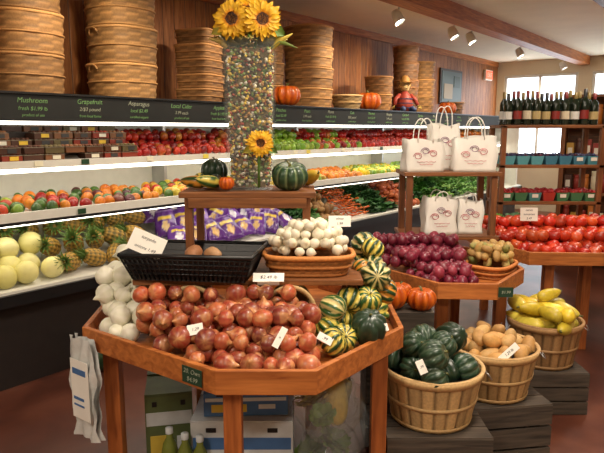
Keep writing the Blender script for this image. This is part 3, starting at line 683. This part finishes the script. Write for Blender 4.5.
# ---------------------------------------------------------------- front right bushel baskets & crates
def crate(name,M,w,d,h,mat=m_crate):
    m=MB(); n=3; sh=h/n
    for i in range(n):
        z=sh*(i+.5)
        for s in (-1,1): m.box((0,s*(d/2-.006),z),(w,.012,sh*.88)); m.box((s*(w/2-.006),0,z),(.012,d-.026,sh*.88))
    for s in (-1,1):
        for q in (-1,1): m.box((s*(w/2-.035),q*(d/2-.022),h/2),(.04,.018,h-.002))
    for i in range(4): m.box((0,-d/2+d*(i+.5)/4,h-.006),(w-.0,d/4*.92,.012))
    m.box((0,0,.006),(w-.02,d-.02,.012)); return m.fin(name,mat,M)
def filled(name,x,y,zb,rt,rb,h,items,fname,d,rad,mode,seed,dome=.1,mat=m_shiny,tone=(206,164,106)):
    bushel(name,T(x,y,zb),rt,rb,h,tone)
    P=mound(lambda a,b:(0,dome*max(0,1-(a*a+b*b)/(rt*rt)))if math.hypot(a,b)<rt-d*.45 else None,(-rt,rt,-rt,rt),d,seed)
    m=MB(); scatter(m,items,P,rad,.13,mode,0,seed)
    m.lathe([(.001,.02),(rt-.02,.02)],32,1); m.fin(fname,[mat,m_black],T(x,y,zb+h-.06))
filled('bushel_basket',.60,2.57,.335,.228,.175,.255,[(K_acorn,c_dark),(K_squash,c_butter),(K_squash,c_butter)],'green_squashes',.122,.068,'any',4,.15,tone=(216,178,122))
filled('bushel_basket',.97,2.84,.335,.215,.165,.25,[(K_pot,cf((206,156,90),(212,172,110),(186,142,84)))],'butternut_squashes',.078,.045,'any',5,.09,m_matte,(208,168,112))
filled('bushel_basket',1.47,3.42,.26,.215,.165,.27,[(K_yel,cf((240,212,62),(230,194,50),(242,222,90)))],'yellow_squashes',.10,.068,'lie',6,.16,m_shiny,(180,138,90))
crate('wooden_crate',T(.60,2.57,0),.46,.42,.333); crate('wooden_crate',T(.985,2.86,0)@RZ(.15),.42,.42,.333); crate('wooden_crate',T(1.47,3.42,0),.40,.40,.258)
crate('wooden_crate',T(.50,3.0,0),.34,.28,.37); crate('wooden_crate',T(.50,3.0,.372),.34,.28,.365)
for i,(x,y,z,r) in enumerate(((.455,2.95,.738,.095),(.615,2.93,.738,.078),(.53,3.08,.738,.07))): one('orange_pumpkin',K_pump,c_pump,T(x,y,z+r*.72),r,seed=i)
card('price_card',T(.52,2.36,.63)@RX(-.3)@RY(-.4),.035,.06,'.79',ts=.014); card('price_card',T(.99,2.64,.60)@RX(-.3)@RY(-.7),.11,.035,'1.29 lb',ts=.018)
card('chalk_sign',T(1.10,3.07,.76)@RX(0),.08,.055,'$1.99',m_green_card,m_chalkw,.022)
P=mound(lambda x,y:(.78,.02+max(0,y-3.1)*.33) if pdist(x,y,T2)>.055 and x<.97 and y<3.72 else None,(.4,1.0,3.1,3.72),.07,7)
m=MB(); scatter(m,[(K_onion,cf((132,32,58),(112,24,48),(156,54,74)))],P,.035,.14,'any',0,7); m.fin('red_onions',m_onion)
woven('wicker_tray',T(1.155,3.5,.781)@RZ(.9),.15,.165,.07,3.2,.8,(206,126,60),5,22)
P=mound(lambda x,y:(.80,.13*max(0,1-((x-1.155)**2+(y-3.5)**2)/.045)+.03) if math.hypot(x-1.155,y-3.5)<.125 else None,(.98,1.33,3.33,3.67),.055,8)
m=MB(); scatter(m,[(K_pot,cf((200,160,92),(206,168,104),(180,140,78),(160,164,92)))],P,.031,.1,'any',0,8); m.fin('yellow_potatoes',m_matte)
# ---------------------------------------------------------------- paper bags
def bag(M,w,d,h,hl,seed):
    rg=np.random.RandomState(seed); m=MB(); nz=10; per=[]
    for i in range(8): per.append((-w/2+w*i/8,-d/2))
    for i in range(4): per.append((w/2,-d/2+d*i/4))
    for i in range(8): per.append((w/2-w*i/8,d/2))
    for i in range(4): per.append((-w/2,d/2-d*i/4))
    n=len(per); V=[];F=[]; ph=rg.rand(4)*6
    for j in range(nz+1):
        t=j/nz; pin=1-.35*t*t
        for i,(x,y) in enumerate(per):
            gus=1-.35*t*(abs(y)<d*.3)*(abs(x)>w*.45)*.4
            V.append((x*gus+.006*sn(7*t+ph[0]+i),y*pin+.009*sn(i*1.9+6*t+ph[1])*min(1,t*3),h*t+.012*sn(i*.7+ph[2])*t))
    for j in range(nz):
        for i in range(n): k=(i+1)%n; F.append((j*n+i,j*n+k,(j+1)*n+k,(j+1)*n+i))
    F.append(tuple(range(n))[::-1]); m.add(V,F,0,(1,1,1),True)
    for s in (-1,1):
        hw=w*.2; lean=.03*rg.rand()
        m.tube([(hw*cs(q)*(1+.15*sn(q)),s*(d*.33+.005)+s*lean*sn(q),h*.93+hl*sn(q)) for q in np.linspace(0,PI,14)],.004,6,0)
    for k in range(3):
        cx=(-.22+.2*k)*w; cz=h*(.5+.08*((k*2)%3)); 
        P=[(cx+.012*(1+.25*q)*cs(q*1.9)*1.1,-d/2*(1-.35*(cz/h)**2)-.009,cz+.010*(1+.25*q)*sn(q*1.9)) for q in np.linspace(0,5,22)]; m.tube(P,.002,4,1+k%2)
    for z,l in ((.32,.5),(.24,.36)): m.tube([(-w*l/2+w*l*q/8,-d/2-.008,h*z+.002*(-1)**q) for q in range(9)],.0014,4,1)
    return m.fin('paper_shopping_bag',[m_paper,simple('print_red',S(196,90,104),.7),simple('print_purple',S(130,80,120),.7)],M)
bag(T(.78,3.82,1.388)@RZ(.15),.25,.13,.20,.15,1); bag(T(1.11,3.82,1.388)@RZ(-.12),.27,.13,.22,.14,2); bag(T(.95,3.99,1.388)@RZ(.05),.2,.12,.30,.14,3)
bag(T(.90,3.83,.978)@RZ(.1),.21,.13,.24,.06,4); bag(T(1.11,3.86,.978)@RZ(-.1),.16,.12,.22,.06,5)
# ---------------------------------------------------------------- table 3 produce & rack contents
P=mound(lambda x,y:(.78,.02+max(0,y-3.95)*.22) if pdist(x,y,T3)>.06 and y<4.7 else None,(1.35,3.0,3.85,4.7),.085,17,jit=.2)
m=MB(); scatter(m,[T_tom,T_tom,(K_tom,cf((220,90,40),(200,56,30)))],P,.046,.16,1.0,0,17); m.fin('tomatoes',m_shiny)
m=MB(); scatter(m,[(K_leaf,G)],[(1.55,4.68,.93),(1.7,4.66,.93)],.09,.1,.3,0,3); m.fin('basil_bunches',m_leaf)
card('price_card',T(1.70,4.35,.98)@RX(-.1),.13,.10,'native|tomatoes|2.49',ts=.022)
m=MB(); rg=np.random.RandomState(8)
for row in range(2):
    for i in range(10):
        x=1.68+i*.078; y=4.88+row*.1; M=T(x,y,1.6935)
        lab=[S(206,196,170),S(180,160,110),S(130,36,32),S(210,210,205),S(60,50,40)][rg.randint(5)]
        s=.88+.12*rg.rand(); M=M@Matrix.Diagonal((1,1,s,1))
        m.lathe([(.001,0),(.033,0),(.034,.01),(.034,.17),(.03,.195),(.014,.225),(.0135,.285),(.001,.285)],14,0,(1,1,1),M)
        m.lathe([(.0345,.05),(.0345,.12)],14,1,lab,M); m.lathe([(.0145,.23),(.0145,.288),(.001,.289)],12,1,[S(110,26,26),S(30,30,34),S(120,100,50)][rg.randint(3)],M)
m.fin('wine_bottles',[m_bottle,m_print])
def punnets(name,z,cols,fruit,rows,seed,w=.11):
    m=MB(); rg=np.random.RandomState(seed); F=[]
    for row in range(rows):
        for i in range(7):
            x=1.69+i*.115; y=4.86+row*.12; c=cols[rg.randint(len(cols))]
            V=[(-.04,-.04,0),(.04,-.04,0),(.04,.04,0),(-.04,.04,0),(-.053,-.053,.07),(.053,-.053,.07),(.053,.053,.07),(-.053,.053,.07),(-.049,-.049,.068),(.049,-.049,.068),(.049,.049,.068),(-.049,.049,.068),(-.046,-.046,.05),(.046,-.046,.05),(.046,.046,.05),(-.046,.046,.05)]
            fs=[(3,2,1,0),(12,13,14,15)]+[(q,(q+1)%4,4+(q+1)%4,4+q) for q in range(4)]+[(4+q,4+(q+1)%4,8+(q+1)%4,8+q) for q in range(4)]+[(8+q,8+(q+1)%4,12+(q+1)%4,12+q) for q in range(4)]
            m.add(V,fs,0,c,False,T(x,y,z))
            m.box((x,y-.05,z+.045),(.05,.002,.03),0,S(235,232,220)) if rg.rand()<.4 else None
            F+=[(x+a,y+b,z+.065+rg.rand()*.015) for a in (-.03,0,.03) for b in (-.03,0,.03)]
    scatter(m,fruit,F,.019,.15,'any',0,seed); m.fin(name,m_print)
punnets('blueberry_punnets',1.3735,[S(80,160,180),S(96,176,190),S(70,140,170)],[(K_bean,cf((50,60,100),(70,70,110))),(K_bean,cf((90,30,50),(60,40,80)))],2,1)
punnets('strawberry_punnets',1.0735,[S(70,130,90),S(180,60,50),S(80,150,150)],[(K_apple,cf((180,24,30),(150,20,30)))],2,2)
m=MB()
for i in range(7): m.box((1.69+i*.115,4.9,.0),(.1,.18,.06),0,[S(170,30,34),S(150,26,30),S(220,210,200)][i%3]); m.box((1.69+i*.115,4.808,.0),(.06,.002,.03),0,S(230,225,210))
m.fin('raspberry_boxes',m_print,T(0,0,.83))
Ms=T(3.75,7.0,0)@RZ(-.5); m=MB()
for z in (.12,.5,.9,1.3,1.7,2.05): m.box((0,0,z),(1.2,.4,.03),0)
for x in (-.6,.6): m.box((x,0,1.04),(.05,.42,2.08),1)
m.box((0,.2,1.04),(1.2,.02,2.05),0); m.fin('grocery_shelf_unit',[m_dwood,m_dwoodz],Ms)
m=MB(); rg=np.random.RandomState(21)
for z in (.515,.915,1.315,1.715):
    for x in np.arange(-.52,.55,.095):
        c=[S(190,150,60),S(150,50,40),S(230,220,190),S(70,90,60),S(200,120,50),S(90,60,50)][rg.randint(6)]; hh_=.14+.12*rg.rand()
        if rg.rand()<.5: m.box((x,-.08,z+hh_/2),(.08,.12,hh_),0,c); m.box((x,-.141,z+hh_*.5),(.05,.003,hh_*.4),0,S(236,230,214))
        else: m.lathe([(.001,0),(.038,0),(.038,hh_*.75),(.03,hh_*.8),(.034,hh_*.82),(.034,hh_),(.001,hh_)],14,0,c,T(x,-.08,z))
m.fin('packaged_groceries',m_print,Ms)
# ---------------------------------------------------------------- under the front table
def carton(M,w,d,h,mats,name='cardboard_carton'):
    m=MB(); m.box((0,0,h/2),(w,d,h),0); m.box((0,-d/2-.001,h*.72),(w*.96,.003,h*.16),1); m.box((-w*.2,-d/2-.002,h*.35),(w*.42,.004,h*.34),2); m.box((w*.25,-d/2-.002,h*.4),(w*.2,.004,h*.2),1)
    for s in (-1,1): m.box((0,s*d*.4,h+.004),(w,d*.2,.006),0,M=RX(0))
    for x in (-w*.3,w*.3): m.box((x,-d/2-.003,h*.9),(w*.1,.003,h*.06),3)
    return m.fin(name,mats,M,bevel=.003)
m_wc=simple('white_carton',S(200,206,210),.6)
carton(T(-.27,2.62,0),.46,.34,.36,[m_wc,m_blue,m_blue,m_black]); carton(T(-.66,2.75,0)@RZ(.2),.22,.30,.42,[simple('green_carton',S(90,104,64),.6),m_wc,m_yel,m_black])
carton(T(-.26,2.62,.372)@RZ(.05),.38,.26,.11,[m_blue,m_wc,m_yel,m_black])
m=MB(); scatter(m,[(K_crumple,lambda k,rg:np.ones((len(k['V']),3)))],[(.13,2.5,.17),(.20,2.78,.17),(.12,2.54,.40)],.14,.1,'any',0,5); m.fin('clear_plastic_bags',m_film)
m=MB(); scatter(m,[(K_leaf,c_leafc([(120,150,60),(210,190,70)])),(K_yel,cf((226,196,70),(214,180,60)))],[(.12,2.75,.36),(.05,2.6,.12),(.2,2.85,.3),(.14,2.55,.2),(.1,2.5,.36),(.16,2.56,.42),(.06,2.56,.4)],.085,.2,.6,0,5); m.fin('bagged_sweet_corn',m_leaf)
for i,(x,y) in enumerate(((-.52,2.42),(-.60,2.47),(-.45,2.40))):
    m=MB(); m.lathe([(.001,0),(.038,0),(.04,.02),(.04,.2),(.03,.25),(.015,.28),(.015,.32),(.001,.32)],20,0); m.lathe([(.0405,.06),(.0405,.16)],20,1); m.lathe([(.017,.30),(.017,.325),(.001,.325)],12,1)
    m.fin('juice_bottle',[simple('yellow_green_bottle',S(110,120,50),.15),m_wc],T(x,y,0))
one('watermelon',K_melon,c_dgstripe,WF@T(2.15,3.52,.11),.105)
# ---------------------------------------------------------------- lights
def area(name,M,sx,sy,e,c=(1,.87,.71)):
    L=bpy.data.lights.new(name,'AREA'); L.shape='RECTANGLE'; L.size=sx; L.size_y=sy; L.energy=e; L.color=c
    o=bpy.data.objects.new(name,L); sc.collection.objects.link(o); o.matrix_world=M; return o
for i,(u,v) in enumerate(((-.8,1.2),(2.2,.6),(5.2,.9),(8.4,1.0),(.5,-1.4),(10.9,.9),(3.2,2.3))):  # out-of-view ceiling fixtures, added as general fill instead of a flash
    m=MB(); m.box((0,0,0),(1.24,.34,.05),0); m.box((0,0,-.028),(1.18,.28,.006),1); o=m.fin('added_ceiling_fixture',[m_white,emit('added_diffuser',(1,.92,.8),2)],WF@T(u,v,H-.03))
    a=area('added_ceiling_lamp',WF@T(u,v,H-.075),1.15,.26,[58,60,38,46,58,50,14][i]); a.parent=o; a.matrix_parent_inverse=o.matrix_world.inverted()
w=bpy.data.worlds.new('world'); sc.world=w; w.use_nodes=True; w.node_tree.nodes['Background'].inputs[0].default_value=(.8,.9,1,1); w.node_tree.nodes['Background'].inputs[1].default_value=5.5
# ---------------------------------------------------------------- camera
cd=bpy.data.cameras.new('camera'); cd.sensor_width=36; cd.lens=35; cd.clip_end=60
co=bpy.data.objects.new('camera',cd); sc.collection.objects.link(co); co.location=(0,0,1.65); co.rotation_euler=(math.radians(80.7),0,0); sc.camera=co
print('objs',len(bpy.data.objects),'faces',sum(len(o.data.polygons) for o in bpy.data.objects if o.type=='MESH'))
